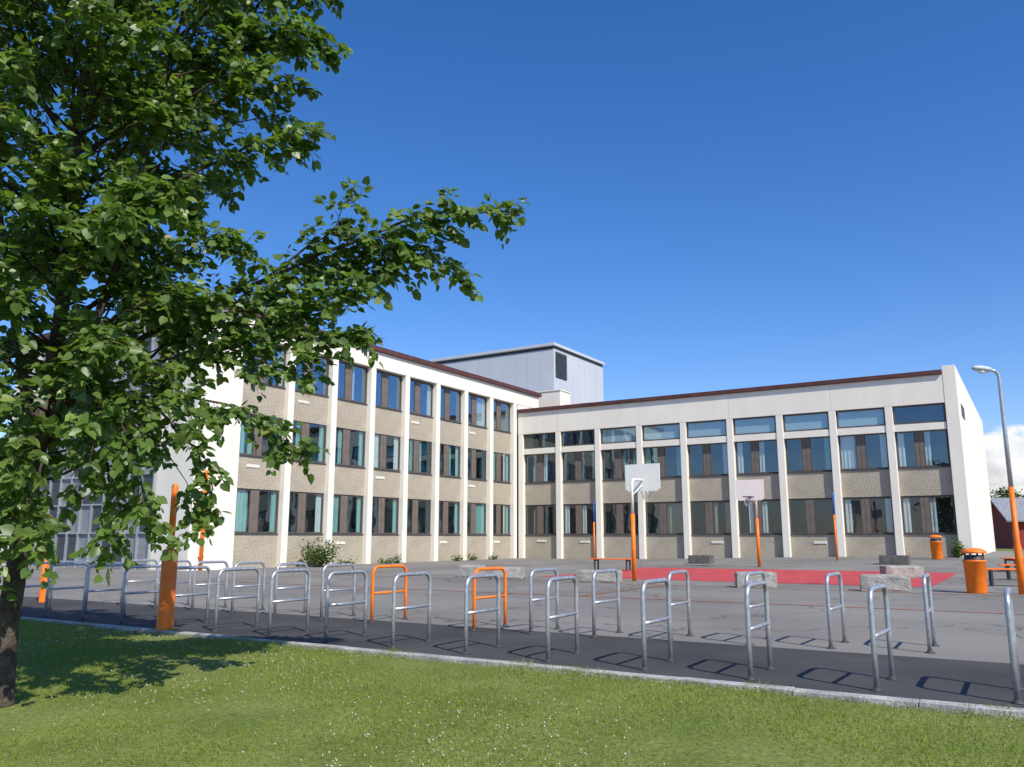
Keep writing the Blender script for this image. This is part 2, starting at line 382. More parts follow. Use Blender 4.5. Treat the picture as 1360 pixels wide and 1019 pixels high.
def big_tree():
    top=empty('linden_tree',(-4.46,7.6,gz(-4.46,7.6)),label='leafy green linden tree with drooping branches on the lawn',category='tree')
    Oz=Vector(top.location)
    mt=MB(); mbr=MB(); mtw=MB()
    def W(p): return Vector(p)-Oz
    tp=[Vector((-4.46,7.6,Oz.z-.1)),Vector((-4.46,7.6,Oz.z+.08)),Vector((-4.47,7.6,.45)),Vector((-4.44,7.62,1.2)),Vector((-4.40,7.6,1.8)),Vector((-4.32,7.62,2.6))]
    mt.tube([W(p) for p in tp],[.14,.105,.092,.088,.085,.078],14,True,.12)
    leaders=[([(-4.32,7.62,2.5),(-4.25,7.6,3.8),(-4.3,7.55,5.2),(-4.2,7.6,6.8),(-4.2,7.6,8.6)],.075),
             ([(-4.40,7.6,1.9),(-3.98,7.5,2.9),(-3.65,7.45,4.0),(-3.5,7.5,5.4),(-3.2,7.5,7.0)],.05),
             ([(-4.40,7.6,2.1),(-4.8,7.8,3.2),(-5.2,7.9,4.6),(-5.4,8,6.5)],.055)]
    for pts,r in leaders:
        n=len(pts); mt.tube([W(p) for p in pts],[r*(1-.75*i/(n-1)) for i in range(n)],9,True,.1)
    limbs=[]
    def limb(pts,r,dens=1.0,start=.2,keep=False):
        pts=[Vector(p) for p in pts]
        out=[]
        for i in range(len(pts)-1):
            k=3
            for j in range(k):
                t=j/k; p=pts[i].lerp(pts[i+1],t)
                if i or j: p=p+Vector((random.gauss(0,.035),random.gauss(0,.035),random.gauss(0,.03)))
                out.append(p)
        out.append(pts[-1]); n=len(out)
        mbr.tube([W(p) for p in out],[max(.003,r*.7*(1-.85*i/(n-1))) for i in range(n)],6,False)
        limbs.append((out,dens,start,keep))
    limb([(-4.3,7.6,2.6),(-3.4,7.5,3.1),(-2.5,7.5,3.55),(-1.5,7.4,4.0),(-.75,7.3,4.2),(.0,7.25,4.22)],.045,1.7,.25,True)
    limb([(-2.3,7.45,3.65),(-1.8,7.4,4.05),(-1.42,7.3,4.38)],.018,1.3,.3,True)
    limb([(-1.3,7.4,4.05),(-.9,7.4,3.85),(-.52,7.4,3.72)],.014,2.0,.1,True)
    limb([(-3.0,7.5,3.3),(-2.4,7.4,3.3),(-1.7,7.35,3.4),(-1.2,7.3,3.55)],.02,2.1,.1,True)
    limb([(-2.0,7.5,3.8),(-1.3,7.6,3.75),(-.85,7.6,3.9)],.014,1.8,.2,True)
    limb([(-2.6,7.5,3.4),(-2.0,7.6,3.6),(-1.4,7.6,3.8)],.014,1.9,.1,True)
    limb([(-4.3,7.6,2.3),(-3.4,7.5,2.8),(-2.5,7.45,3.0),(-1.8,7.4,3.1),(-1.35,7.4,3.05)],.035,2.0,.2,True)
    limb([(-3.4,7.6,2.9),(-2.9,7.6,3.2),(-2.3,7.6,3.25),(-1.9,7.6,3.3)],.02,1.9,.1,True)
    limb([(-3.0,7.5,2.9),(-2.3,7.4,2.75),(-1.75,7.4,2.75)],.018,1.2,.2,True)
    limb([(-4.3,7.6,2.1),(-3.5,7.5,2.5),(-2.8,7.4,2.5),(-2.2,7.4,2.25),(-1.85,7.3,2.0)],.03,1.3,.25,True)
    limb([(-3.4,7.5,2.45),(-2.9,7.3,2.15),(-2.6,7.3,1.7),(-2.75,7.3,1.25)],.02,1.1,.2,True)
    limb([(-3.8,7.5,2.4),(-3.3,7.0,2.2),(-3.05,6.9,1.7),(-3.0,6.9,1.3)],.02,1.0,.2,True)
    limb([(-3.8,7.5,2.2),(-3.5,7.2,1.9),(-3.3,7.1,1.5),(-3.35,7.1,1.1)],.02,1.0,.2)
    limb([(-4.2,7.4,1.9),(-4.0,6.9,1.7),(-3.8,6.7,1.35),(-3.75,6.7,1.0)],.016,1.2,.2)
    limb([(-4.2,7.6,2.6),(-3.7,7.3,2.6),(-3.3,7.2,2.3),(-3.1,7.1,1.95)],.02,1.4,.2)
    limb([(-4.2,7.6,2.6),(-3.9,7.2,2.7),(-3.6,7.0,2.4),(-3.5,6.9,2.0),(-3.6,6.9,1.6)],.02,1.2,.15)
    limb([(-4.3,7.6,2.0),(-4.3,7.1,2.0),(-4.25,6.8,1.7),(-4.2,6.8,1.2)],.02,1.4,.2,True)
    limb([(-4.3,7.6,1.7),(-4.35,7.1,1.6),(-4.3,6.9,1.3),(-4.28,6.9,.9)],.016,1.2,.25,True)
    limb([(-4.3,7.6,2.3),(-4.1,7.0,2.4),(-3.95,6.7,2.1),(-3.95,6.6,1.7)],.02,1.2,.15)
    limb([(-4.2,7.6,3.0),(-3.8,7.1,3.0),(-3.4,6.9,2.9),(-3.1,6.8,2.6)],.02,1.7,.15)
    limb([(-4.2,7.6,4.0),(-3.5,7.5,4.5),(-2.8,7.5,4.85),(-2.3,7.4,5.0),(-1.95,7.4,5.05)],.03,1.9,.2,True)
    limb([(-4.2,7.6,4.8),(-3.4,7.5,5.3),(-2.7,7.5,5.55),(-2.1,7.4,5.6)],.03,1.9,.2,True)
    limb([(-4.2,7.6,5.0),(-3.2,7.5,5.8),(-2.5,7.4,6.05),(-1.72,7.4,6.0)],.03,2.0,.2,True)
    limb([(-3.4,7.5,5.0),(-2.8,7.6,5.3),(-2.2,7.5,5.35)],.02,1.8,.1)
    limb([(-3.4,7.5,5.6),(-2.7,7.5,6.4),(-2.2,7.4,6.7),(-1.8,7.4,6.6)],.03,2.0,.2,True)
    limb([(-3.4,7.5,6.1),(-2.7,7.5,7.0),(-2.1,7.4,7.3)],.03,1.6,.2)
    limb([(-4.2,7.6,3.2),(-3.4,7.4,3.7),(-2.9,7.3,4.0),(-2.45,7.3,3.95)],.025,1.9,.2,True)
    limb([(-4.2,7.6,2.8),(-3.6,7.3,3.2),(-3.1,7.2,3.4),(-2.7,7.2,3.3)],.025,2.0,.2,True)
    limb([(-4.2,7.6,3.6),(-3.8,7.2,4.1),(-3.4,7.0,4.3),(-3.1,6.9,4.3)],.025,1.9,.15)
    limb([(-4.2,7.6,4.4),(-3.8,7.2,4.8),(-3.4,7.0,5.0),(-3.1,7.0,5.1)],.025,1.8,.15)
    def R(z,az):
        if z<2.6: r=1.5
        elif z<4.1: r=1.8
        elif z<4.8: r=1.65
        elif z<7: r=2.2
        else: r=2.2-(z-7)*1.0
        if math.sin(az)>.1: r*=.78
        if math.cos(az)<-.2: r*=1.15
        return max(.5,r)
    NL=140
    for i in range(NL):
        z0=1.9+ (i/NL)*5.9+random.uniform(-.15,.15); az=i*2.39996+random.uniform(-.3,.3)
        rise=.25 if z0<3 else .45+.1*random.random()
        r=R(z0+.6,az)*random.uniform(.6,1.10)
        c=Vector((-4.3,7.6,0)); d=Vector((math.cos(az),math.sin(az),0))
        z1=z0+r*rise
        droop=-.65 if z0<3.4 else -.12
        pts=[c+Vector((0,0,z0)),c+d*r*.45+Vector((0,0,z0+(z1-z0)*.7)),c+d*r*.8+Vector((0,0,z1)),c+d*r+Vector((0,0,z1+droop*random.random()))]
        limb(pts,.017+.008*random.random(),1.5 if z0>2.6 else 1.0,.12)
    pos=[];ax=[];nr=[];sz=[];tn=[]
    for pts,dens,start,keep in limbs:
        n=len(pts); L=sum((pts[i+1]-pts[i]).length for i in range(n-1))
        nt_=int(L*11.5*dens)+2
        for q in range(nt_):
            t=start+(1-start)*(q+random.random())/nt_; t=min(.999,t)
            fi=t*(n-1); i0=int(fi); p=pts[i0].lerp(pts[i0+1],fi-i0); d=(pts[i0+1]-pts[i0]).normalized()
            side=Vector((random.gauss(0,1),random.gauss(0,1),random.gauss(.0,.7))); side-=d*side.dot(d); side.normalize()
            tw=(d*random.uniform(.3,1.0)+side*.9+Vector((0,0,-.12))).normalized()
            tl=random.uniform(.16,.44)*(1-.35*t)
            # real crowns clump: leave gaps between sprays
            if not keep and noise.noise(p*1.5+Vector((3.1,1.7,.4)))>.17: continue
            e1=p+tw*tl*.5+Vector((0,0,.01)); e2=p+tw*tl+Vector((0,0,-.06*random.random()))
            mtw.tube([W(p),W(e1),W(e2)],[.0035,.0025,.0015],3,False)
            nl=int(5+tl*27)
            bright=random.uniform(.75,1.25)
            for k in range(nl):
                u=.1+.95*(k+random.random()*.5)/nl
                b=p.lerp(e1,u*2) if u<.5 else e1.lerp(e2,(u-.5)*2)
                sgn=1 if k%2 else -1
                sv=tw.cross(Vector((0,0,1)))
                if sv.length<.1: sv=Vector((1,0,0))
                sv.normalize()
                off=sv*sgn*.6+tw*.5+Vector((random.gauss(0,.35),random.gauss(0,.35),-.32+random.gauss(0,.3)))
                off.normalize()
                pb=b+off*random.uniform(.015,.05)
                pos.append(W(pb)[:]); ax.append(off[:])
                nr.append((random.gauss(0,.55)+.2,random.gauss(0,.55)-.50,.80+random.gauss(0,.3)))
                sz.append(random.uniform(.048,.100))
                g=random.random()
                c=np.array([.082,.148,.030])*(1-g)+np.array([.145,.225,.048])*g
                if random.random()<.06: c=np.array([.20,.26,.07])
                tn.append(c*bright)
    crown=leaves_mesh('crown',np.array(pos),np.array(ax),np.array(nr),np.array(sz),np.array(tn))
    link('trunk',mt.mesh('trunk','bark',True),top)
    link('branches',mbr.mesh('branches','twig',True),top)
    link('twigs',mtw.mesh('twigs','twig'),top,kind='stuff')
    link('crown',crown,top)
big_tree()

def shrub(name,loc,rx,ry,h,n,label,cat='shrub',size=(.05,.09),g0=(.05,.10,.02),g1=(.12,.19,.04)):
    top=empty(name,loc,label=label,category=cat)
    mb=MB(); pos=[];ax=[];nr=[];sz=[];tn=[]
    ns=max(5,int(n/40))
    for i in range(ns):
        a=random.uniform(0,6.28); r=random.random()**.5
        e=Vector((math.cos(a)*rx*r,math.sin(a)*ry*r,h*random.uniform(.55,1.0)*(1-.4*r*r)))
        b=Vector((e.x*.3,e.y*.3,-.02)); m_=b.lerp(e,.5)+Vector((random.gauss(0,.04),random.gauss(0,.04),.05))
        mb.tube([b,m_,e],[.012,.008,.003],4,False)
        for k in range(int(n/ns)):
            u=random.uniform(.15,1.05); p=b.lerp(e,u)+Vector((random.gauss(0,.09*rx+.03),random.gauss(0,.09*ry+.03),random.gauss(0,.06)))
            p.z=max(.02,p.z)
            pos.append(p[:]); ax.append((random.gauss(0,1),random.gauss(0,1),random.gauss(0,.5))); nr.append((random.gauss(0,.6),random.gauss(0,.6),1))
            sz.append(random.uniform(*size)); g=random.random(); tn.append(np.array(g0)*(1-g)+np.array(g1)*g)
    link('stems',mb.mesh('stems','twig'),top)
    link('foliage',leaves_mesh('foliage',np.array(pos),np.array(ax),np.array(nr),np.array(sz),np.array(tn)),top)
    return top

# ------------------------------------------------------------------ school building
C=Vector((.38,53.2,0))
B=empty('school_building',C,YAW,label='cream concrete school with brown roof edge and rows of dark windows',category='building')
def boxR(mb,a0,a1,d0,d1,z0,z1): return mb.box(a0,a1,d0,d1,z0,z1)
def boxL(mb,a0,a1,d0,d1,z0,z1): return mb.box(-d1,-d0,-a1,-a0,z0,z1)
MOD=2.73; PW=.36
ra=[.2+MOD*k for k in range(10)]
la=[.3+MOD*k for k in range(9)]
HR,HL=9.2,10.65
SD=.06   # how far the pilasters stand back from the parapet plane
mb=MB()
boxR(mb,0.0,24.6,1.5,24,-.3,8.9)
boxL(mb,-2.7,24.0,1.5,14,-.3,10.4)
mb.box(-14,-.02,2.72,24,-.3,8.9)
link('wall',mb.mesh('wall','white'),B)
mb=MB()
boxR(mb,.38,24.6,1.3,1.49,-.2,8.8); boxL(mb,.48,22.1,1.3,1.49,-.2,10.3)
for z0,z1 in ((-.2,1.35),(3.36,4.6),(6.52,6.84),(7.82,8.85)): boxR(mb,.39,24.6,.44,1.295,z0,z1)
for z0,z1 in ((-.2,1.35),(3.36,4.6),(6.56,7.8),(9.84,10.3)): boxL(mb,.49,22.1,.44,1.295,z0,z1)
link('floor_slab',mb.mesh('floor_slab','interior'),B)
mb=MB()
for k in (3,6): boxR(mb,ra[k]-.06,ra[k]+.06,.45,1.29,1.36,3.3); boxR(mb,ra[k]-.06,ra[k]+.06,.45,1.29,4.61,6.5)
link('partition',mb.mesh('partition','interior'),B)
mb=MB(); boxR(mb,0.003,24.62,.0,.42,7.8,HR); boxR(mb,.003,24.62,.42,24,8.903,HR)
link('parapet',mb.mesh('parapet','white'),B)
mb=MB(); boxL(mb,-2.7,24.3,.0,.42,9.8,HL); boxL(mb,-2.7,24.3,.42,14,10.403,HL)
boxL(mb,22.14,24.3,.003,14,-.3,9.797)
boxL(mb,-2.7,-.003,.02,1.5,9.2,9.8)
link('end_wall',mb.mesh('end_wall','white'),B)
mb=MB()
mb.box(24.62,25.2,-.02,24,-.3,9.62)
link('end_wall',mb.mesh('end_wall','white'),B,bevel=.015)
mb=MB(); boxR(mb,-.1,24.6,-.14,24.1,HR+.003,HR+.23); link('roof_edge',mb.mesh('roof_edge','brown'),B,bevel=.02)
mb=MB(); boxL(mb,-2.85,24.42,-.16,14.2,HL+.003,HL+.26); link('roof_edge',mb.mesh('roof_edge','brown'),B,bevel=.02)
mb=MB(); boxL(mb,-2.6,9.0,2.2,9.5,HL+.263,HL+.75); link('roof_step',mb.mesh('roof_step','brown'),B,bevel=.03)
pm=MB(); pm.box(-PW/2,PW/2,0,.42,-.3,7.797); pr=pm.mesh('pilaster','white')
pm=MB(); pm.box(-PW/2,PW/2,0,.42,-.3,9.797); pl=pm.mesh('pilaster','white')
for k,a in enumerate(ra[:-1]): link('pilaster',pr,B,(a,0.004,0),0,bevel=.02)
for k,a in enumerate(la[:-1]):
    link('pilaster',pl,B,(-.004,-a,0),math.pi/2,bevel=.02)
q=MB(); q.box(-.008,.008,-.003,.0,0,1.36); jt=q.mesh('joint','seam')
for k in range(1,9,2): link('panel_joint',jt,B,(ra[k],.0,7.82))
def sp(h,w): 
    q=MB(); q.box(-w/2,w/2,0,.16,0,h); return q.mesh('spandrel_panel','aggregate')
ow=MOD-PW-.004
sp_low=sp(1.7,ow); sp_mid=sp(1.35,ow)
q=MB(); q.box(-ow/2,ow/2,0,.37,0,.345); beam=q.mesh('beam','white')
q=MB(); q.box(-ow/2,ow/2,0,.13,0,.035); sill=q.mesh('sill','cladding_dark')
q=MB(); q.box(-.33,.33,-.03,0,0,.12)
for i in range(5): q.box(-.31,.31,-.036,-.03,.012+i*.021,.022+i*.021)
vent=q.mesh('vent','board')
def window_meshes(w,h,lay,glass='glass'):
    fr=MB(); gl=MB(); inf=MB(); t=.05
    fr.box(-w/2,w/2,0,.09,0,t); fr.box(-w/2,w/2,0,.09,h-t,h); fr.box(-w/2,-w/2+t,0,.09,t,h-t); fr.box(w/2-t,w/2,0,.09,t,h-t)
    for kind,x0,x1 in lay:
        x0=-w/2+x0*w; x1=-w/2+x1*w
        x0=max(x0,-w/2+t); x1=min(x1,w/2-t)
        if kind=='g':
            s=.032
            fr.box(x0,x1,.01,.07,t,t+s); fr.box(x0,x1,.01,.07,h-t-s,h-t); fr.box(x0,x0+s,.01,.07,t+s,h-t-s); fr.box(x1-s,x1,.01,.07,t+s,h-t-s)
            gl.quad((x0+s,.035,t+s),(x1-s,.035,t+s),(x1-s,.035,h-t-s),(x0+s,.035,h-t-s))
        else:
            inf.box(x0+.002,x1-.002,.015,.08,t+.001,h-t-.001)
            xm=(x0+x1)/2; inf.box(xm-.012,xm+.012,.003,.0148,t+.003,h-t-.003)
    return fr.mesh('window','frame'),gl.mesh('glass',glass),(inf.mesh('infill_panel','infill') if inf.v else None)
LR=[('g',0,.37),('p',.37,.54),('g',.54,1)]; LL=[('g',0,.34),('p',.34,.53),('g',.53,1)]
WR0=window_meshes(ow,1.85,LR,'glass'); WR1=window_meshes(ow,1.85,LR,'glass_mid')
WL0=window_meshes(ow,1.88,LL,'glass_mid'); WL2=window_meshes(ow,1.88,LL,'glass_solar')
WC=window_meshes(ow,.95,[('g',0,1)],'glass_mid')
def curtain(x0,x1,h,mat,amp=.025):
    q=MB(); n=max(6,int((x1-x0)/.035)); ph=random.random()*6
    for i in range(n+1):
        x=x0+(x1-x0)*i/n; y=amp*math.sin(i*1.15+ph)
        q.v+=[(x,y,.05),(x,y*.7,h-.03)]
    for i in range(n): q.f.append((2*i,2*i+2,2*i+3,2*i+1))
    return q.mesh('curtain',mat,True)
cur={}
for nm in ('white','teal','beige'):
    m_='cur_'+nm
    cur[nm]=[curtain(-1.12,-.80,1.85,m_),curtain(.80,1.14,1.85,m_),curtain(.12,.38,1.85,m_),curtain(.14,1.14,1.85,m_),curtain(-1.12,-.42,1.85,m_),curtain(-.62,-.38,1.85,m_)]
q=MB(); q.quad((-1.14,0,.04),(1.14,0,.04),(1.14,0,.93),(-1.14,0,.93)); blind=q.mesh('blind','blind')
q=MB(); q.quad((.12,0,.85),(1.12,0,.85),(1.12,0,1.85),(.12,0,1.85)); blind2=q.mesh('blind','cur_beige')
def add_window(meshes,loc,rz,kind,seed,cprob,cols):
    r=random.Random(seed)
    wd=link('window',meshes[0],B,loc,rz)
    link('glass',meshes[1],wd)
    if meshes[2]: link('infill_panel',meshes[2],wd)
    if kind=='c':
        if r.random()<cprob: link('blind',blind,wd,(0,.07,0))
    else:
        if r.random()<cprob:
            c=r.choice(cols); lst=cur[c]
            for i in r.choice([[0,1],[1,2],[0,2],[3],[4,1],[1,5],[2,5],[0,1,5],[0,1],[1]]): link('curtain',lst[i],wd,(0,.11,0))
sd=0
for k in range(9):
    a=(ra[k]+ra[k+1])/2
    link('spandrel_panel',sp_low,B,(a,.26,-.3)); link('spandrel_panel',sp_mid,B,(a,.26,3.3))
    link('beam',beam,B,(a,.05,6.502))
    for z in (1.40,4.65): link('sill',sill,B,(a,.21,z+.002))
    if k in (1,4,6): link('vent',vent,B,(a+.3,.26,.95))
    if k in (0,): link('vent',vent,B,(a,.26,1.0))
    for zi,z in enumerate((1.44,4.69)):
        sd+=1; add_window((WR0,WR1)[zi],(a,.29,z-.005),0,'w',sd*13+5,.95 if zi else .55,['white','teal','white'] if zi else ['white','beige'])
    add_window(WC,(a,.14,6.85),0,'c',(1 if 2<=k<=7 else 2),1.0 if 2<=k<=7 else 0.0,None)
for k in range(8):
    a=(la[k]+la[k+1])/2; R90=math.pi/2
    link('spandrel_panel',sp_low,B,(-.26,-a,-.3),R90)
    for z in (3.3,6.5): link('spandrel_panel',sp_mid,B,(-.26,-a,z),R90)
    for z in (1.40,4.65,7.85): link('sill',sill,B,(-.21,-a,z+.002),R90)
    for z,lst in ((4.2,(1,4,7)),(7.35,(1,3,6)),(.95,(0,2,5))):
        if k in lst: link('vent',vent,B,(-.26,-a-.4,z),R90)
    for zi,z in enumerate((1.43,4.68,7.88)):
        sd+=1; add_window((WL0,WL0,WL2)[zi],(-.29,-a,z),R90,'w',sd*17+3,.9 if zi<2 else .35,['teal','teal','white'] if zi<2 else ['white'])
mb=MB(); mb.tube([(.09,-23.75,-.1),(.09,-23.75,3.9)],.075,10)
for z in (.5,2,3.6): mb.box(-.02,.12,-23.85,-23.65,z,z+.05)
link('drainpipe',mb.mesh('drainpipe','orange',True),B)
mb=MB(); mb.box(25.203,25.23,1.6,3.6,7.3,7.9); link('end_window',mb.mesh('end_window','cladding_dark'),B)
mb=MB(); mb.box(-11.5,-2.3,-24.34,-24.31,.2,9.9); link('glazed_screen',mb.mesh('glazed_screen','roof_grey'),B)
mb=MB()
for i in range(12):
    x=-11.5+i*9.2/11; mb.box(x-.04,x+.04,-24.44,-24.345,0,9.95)
for j in range(9):
    z=.25+j*1.2; mb.box(-11.5,-2.3,-24.42,-24.346,z-.03,z+.03)
link('screen_grid',mb.mesh('screen_grid','galv'),B)
q=MB(); q.box(-.36,.36,0,.016,0,1.07); pane=q.mesh('glass_pane','cladding_dark')
for i in range(11):
    for j in range(8):
        if (i*7+j*3)%4<2:
            link('glass_pane',pane,B,(-11.5+(i+.5)*9.2/11,-24.359,.25+j*1.2+.05))
X0,X1,Y0,Y1=-11.6,-.64,6,14.15
q=MB(); q.box(X0,X1,Y0,Y1,8.9,14.75)
link('plant_room',q.mesh('plant_room','cladding'),B)
q=MB(); q.box(X0-.15,X1+.12,Y0-.15,Y1+.15,14.98,15.2); link('plant_room_roof',q.mesh('plant_room_roof','cladding'),B,bevel=.02)
q=MB(); q.box(X0+.05,X1-.0,Y0+.05,Y1-.05,14.753,14.977); link('plant_room_trim',q.mesh('plant_room_trim','cladding_dark'),B)
q=MB(); q.box(X1+.003,X1+.05,Y0+.25,Y0+1.9,12.7,14.6)
for i in range(12): q.box(X1+.05,X1+.09,Y0+.28,Y0+1.87,12.75+i*.15,12.83+i*.15)
link('louvre',q.mesh('louvre','cladding_dark'),B)
q=MB()
for i in range(1,10): q.box(X0+i*1.1,X0+i*1.1+.02,Y0-.012,Y0-.001,10.9,14.75)
for i in range(1,7): q.box(X1+.001,X1+.012,Y0+2+i*.95,Y0+2.02+i*.95,9.3,14.75)
link('cladding_seams',q.mesh('cladding_seams','seam'),B)
q=MB(); q.box(-.9,1.0,3.9,5.4,9.45,11.2); q.box(-.95,1.05,3.85,5.45,11.203,11.28); link('roof_hatch',q.mesh('roof_hatch','white'),B,bevel=.01)
q=MB(); q.box(1.6,2.6,5.5,6.5,9.45,10.5); link('roof_ventilator',q.mesh('roof_ventilator','cladding'),B,bevel=.02)

# ------------------------------------------------------------------ bicycle racks
def arc_path(w,h,r,k=6):
    pts=[(0,0,-.02),(0,0,h*.5),(0,0,h-r)]
    for i in range(1,k+1):
        a=math.pi/2*i/k; pts.append((0,r-r*math.cos(a),h-r+r*math.sin(a)))
    pts.append((0,w/2,h))
    for i in range(0,k):
        a=math.pi/2*i/k; pts.append((0,w-r+r*math.sin(a),h-r+r*math.cos(a)))
    pts+= [(0,w,h-r),(0,w,h*.5),(0,w,-.02)]
    return pts
def rack_meshes(mat):
    w,h=.69,.82
    a=MB().tube(arc_path(w,h,.11),.023,12)
    c=MB().tube([(0,.02,.43),(0,w-.02,.43)],.018,10)
    f=MB().lathe([(.055,0.001),(.055,.008),(.030,.010),(.030,.03)],12)
    return a.mesh('hoop',mat,True),c.mesh('crossbar',mat,True),f.mesh('foot_plate','steel_dark',True)
RG=rack_meshes('galv'); RO=rack_meshes('orange')
proto=None
lab_g='galvanised steel hoop bicycle rack standing on dark asphalt'
lab_y='galvanised steel hoop bicycle rack on worn grey asphalt'
def rack(x,y,dz,jit,orange=False,lab=lab_g):
    global proto
    rz=YAW+jit
    if proto is None:
        proto=empty('bicycle_rack',(x,y,dz),rz,label=lab,category='bicycle rack',group='bicycle racks along the yard edge')
        link('hoop',RG[0],proto); link('crossbar',RG[1],proto); link('foot_plate',RG[2],proto); link('foot_plate',RG[2],proto,(0,.69,0))
        return proto
    over={'hoop':RO[0],'crossbar':RO[1]} if orange else None
    return copy_thing(proto,(x,y,dz),rz,over,label=lab)
for n in range(-1,15):
    p=Vector((3.02,7.25,0))-DR*1.04*n+DR*random.uniform(-.03,.03)
    rack(p.x,p.y,0,random.uniform(-.04,.04))
row2=[(4.62,9.54),(3.67,9.92),(2.83,10.27),(1.95,10.58),(1.05,10.98),(.25,11.38),(-.52,11.78),(-2.10,12.84)]
row2+=[(-2.10-.88*k,12.84+.55*k) for k in range(1,7)]
for i,(x,y) in enumerate(row2):
    og=i in (6,7)
    rack(x,y,0,random.uniform(-.05,.05)-(.12 if og else 0),og,'orange painted hoop bicycle rack standing on asphalt' if og else lab_y)

# ------------------------------------------------------------------ lamp post and orange posts
def lamp_post(x,y,h,rz,label):
    t=empty('lamp_post',(x,y,gz(x,y)),rz,label=label,category='lamp post')
    link('pole',MB().tube([(0,0,2.4),(0,0,h*.7),(0,0,h-.22),(-.02,0,h-.09),(-.10,0,h-.02),(-.22,0,h+.0)],[.052,.048,.040,.038,.036,.034],12).mesh('pole','galv',True),t)
    link('painted_pole_base',MB().tube([(0,0,-.05),(0,0,1.05),(0,0,1.12),(0,0,2.4)],[.078,.078,.060,.056],14).mesh('painted_pole_base','orange',True),t)
    q=MB(); q.tube([(-.18,0,h+.0),(-.24,0,h+.01),(-.46,0,h+.04),(-.62,0,h+.05),(-.68,0,h+.05)],[.04,.085,.10,.08,.03],12)
    q.v=[(a,b,(c-h)*.7+h) for a,b,c in q.v]
    link('lamp_head',q.mesh('lamp_head','cladding',True),t)
    q=MB(); q.tube([(-.26,0,h-.045),(-.45,0,h-.04),(-.6,0,h-.01)],[.02,.06,.02],10); link('lamp_lens',q.mesh('lamp_lens','board',True),t)
    return t
lamp_post(11.5,19.2,5.15,.15,'grey street lamp with orange painted lower pole on the yard')
def orange_post(x,y,label,hh=2.35,k=1.0):
    t=empty('orange_post',(x,y,gz(x,y)),0,label=label,category='post',group='orange posts beside the bicycle racks')
    link('shaft',MB().tube([(0,0,1.1),(0,0,hh-.03),(0,0,hh)],[.045*k,.045*k,.03*k],14).mesh('shaft','orange',True),t)
    link('thick_base',MB().tube([(0,0,-.05),(0,0,.03),(0,0,1.08),(0,0,1.10)],[.118*k,.110*k,.106*k,.06*k],18).mesh('thick_base','orange',True),t)
    q=MB(); q.box(-.03,.03,-.13*k,-.106*k,.35,.5); link('hatch',q.mesh('hatch','orange'),t,bevel=.004)
orange_post(-4.75,11.75,'bright orange post with thick base beside the bicycle racks',2.0)
orange_post(-9.3,16.9,'slim orange post near the stair front',1.7,.62)

# ------------------------------------------------------------------ basketball hoops
def hoop(x,y,rz,label):
    t=empty('basketball_hoop',(x,y,gz(x,y)),rz,label=label,category='basketball hoop',group='basketball hoops on the yard')
    link('pole',MB().tube([(0,0,1.95),(0,0,2.85),(0,-.08,2.97),(0,-.35,3.0)],.042,12).mesh('pole','board',True),t)
    link('pole_padding',MB().tube([(0,0,-.05),(0,0,1.95)],.066,14).mesh('pole_padding','orange',True),t)
    q=MB(); q.tube([(0,-.3,3.0),(0,-.79,3.0)],.03,8); q.tube([(0,0,2.5),(0,-.78,2.85)],.016,8)
    link('support_arm',q.mesh('support_arm','board',True),t)
    out=[(-.46,2.66),(.46,2.66),(.57,2.74),(.57,3.50),(-.57,3.50),(-.57,2.74)]
    q=MB(); n=len(out)
    q.v=[(a,-.80,z) for a,z in out]+[(a,-.83,z) for a,z in out]
    q.f=[tuple(range(n)),tuple(reversed(range(n,2*n)))]+[(i,i+n,(i+1)%n+n,(i+1)%n) for i in range(n)]
    link('backboard',q.mesh('backboard','board'),t)
    q=MB(); pts=[(.23*math.cos(a),-1.10+.23*math.sin(a),2.80) for a in [2*math.pi*i/24 for i in range(25)]]
    q.tube(pts,.013,6,False); q.box(-.06,.06,-.9,-.831,2.77,2.83)
    link('rim',q.mesh('rim','steel_dark',True),t)
    q=MB()
    for i in range(12):
        a=2*math.pi*i/12; b=a+2*math.pi/12
        for a1,b1 in ((a,b),(b,a)):
            q.tube([(.22*math.cos(a1),-1.1+.22*math.sin(a1),2.79),(.15*math.cos(b1),-1.1+.15*math.sin(b1),2.6),(.11*math.cos(a1),-1.1+.11*math.sin(a1),2.42)],.004,3,False)
    link('net',q.mesh('net','galv'),t)
    return t
hoop(3.6,25.0,YAW+math.pi,'white basketball board seen from behind on orange padded pole')
hoop(10.1,34.6,YAW,'white basketball board with rim on orange padded pole')
def small_pole(x,y,h):
    t=empty('net_pole',(x,y,gz(x,y)),0,label='slim orange pole with blue top in front of the school wall',category='pole',group='slim net poles')
    link('shaft',MB().tube([(0,0,-.05),(0,0,h*.68)],.042,10).mesh('shaft','orange',True),t)
    link('pole_top',MB().tube([(0,0,h*.68),(0,0,h),(0,0,h+.03)],[.036,.036,.02],10).mesh('pole_top','blue',True),t)
small_pole(4.0,41,2.9); small_pole(14.6,38,3.0)

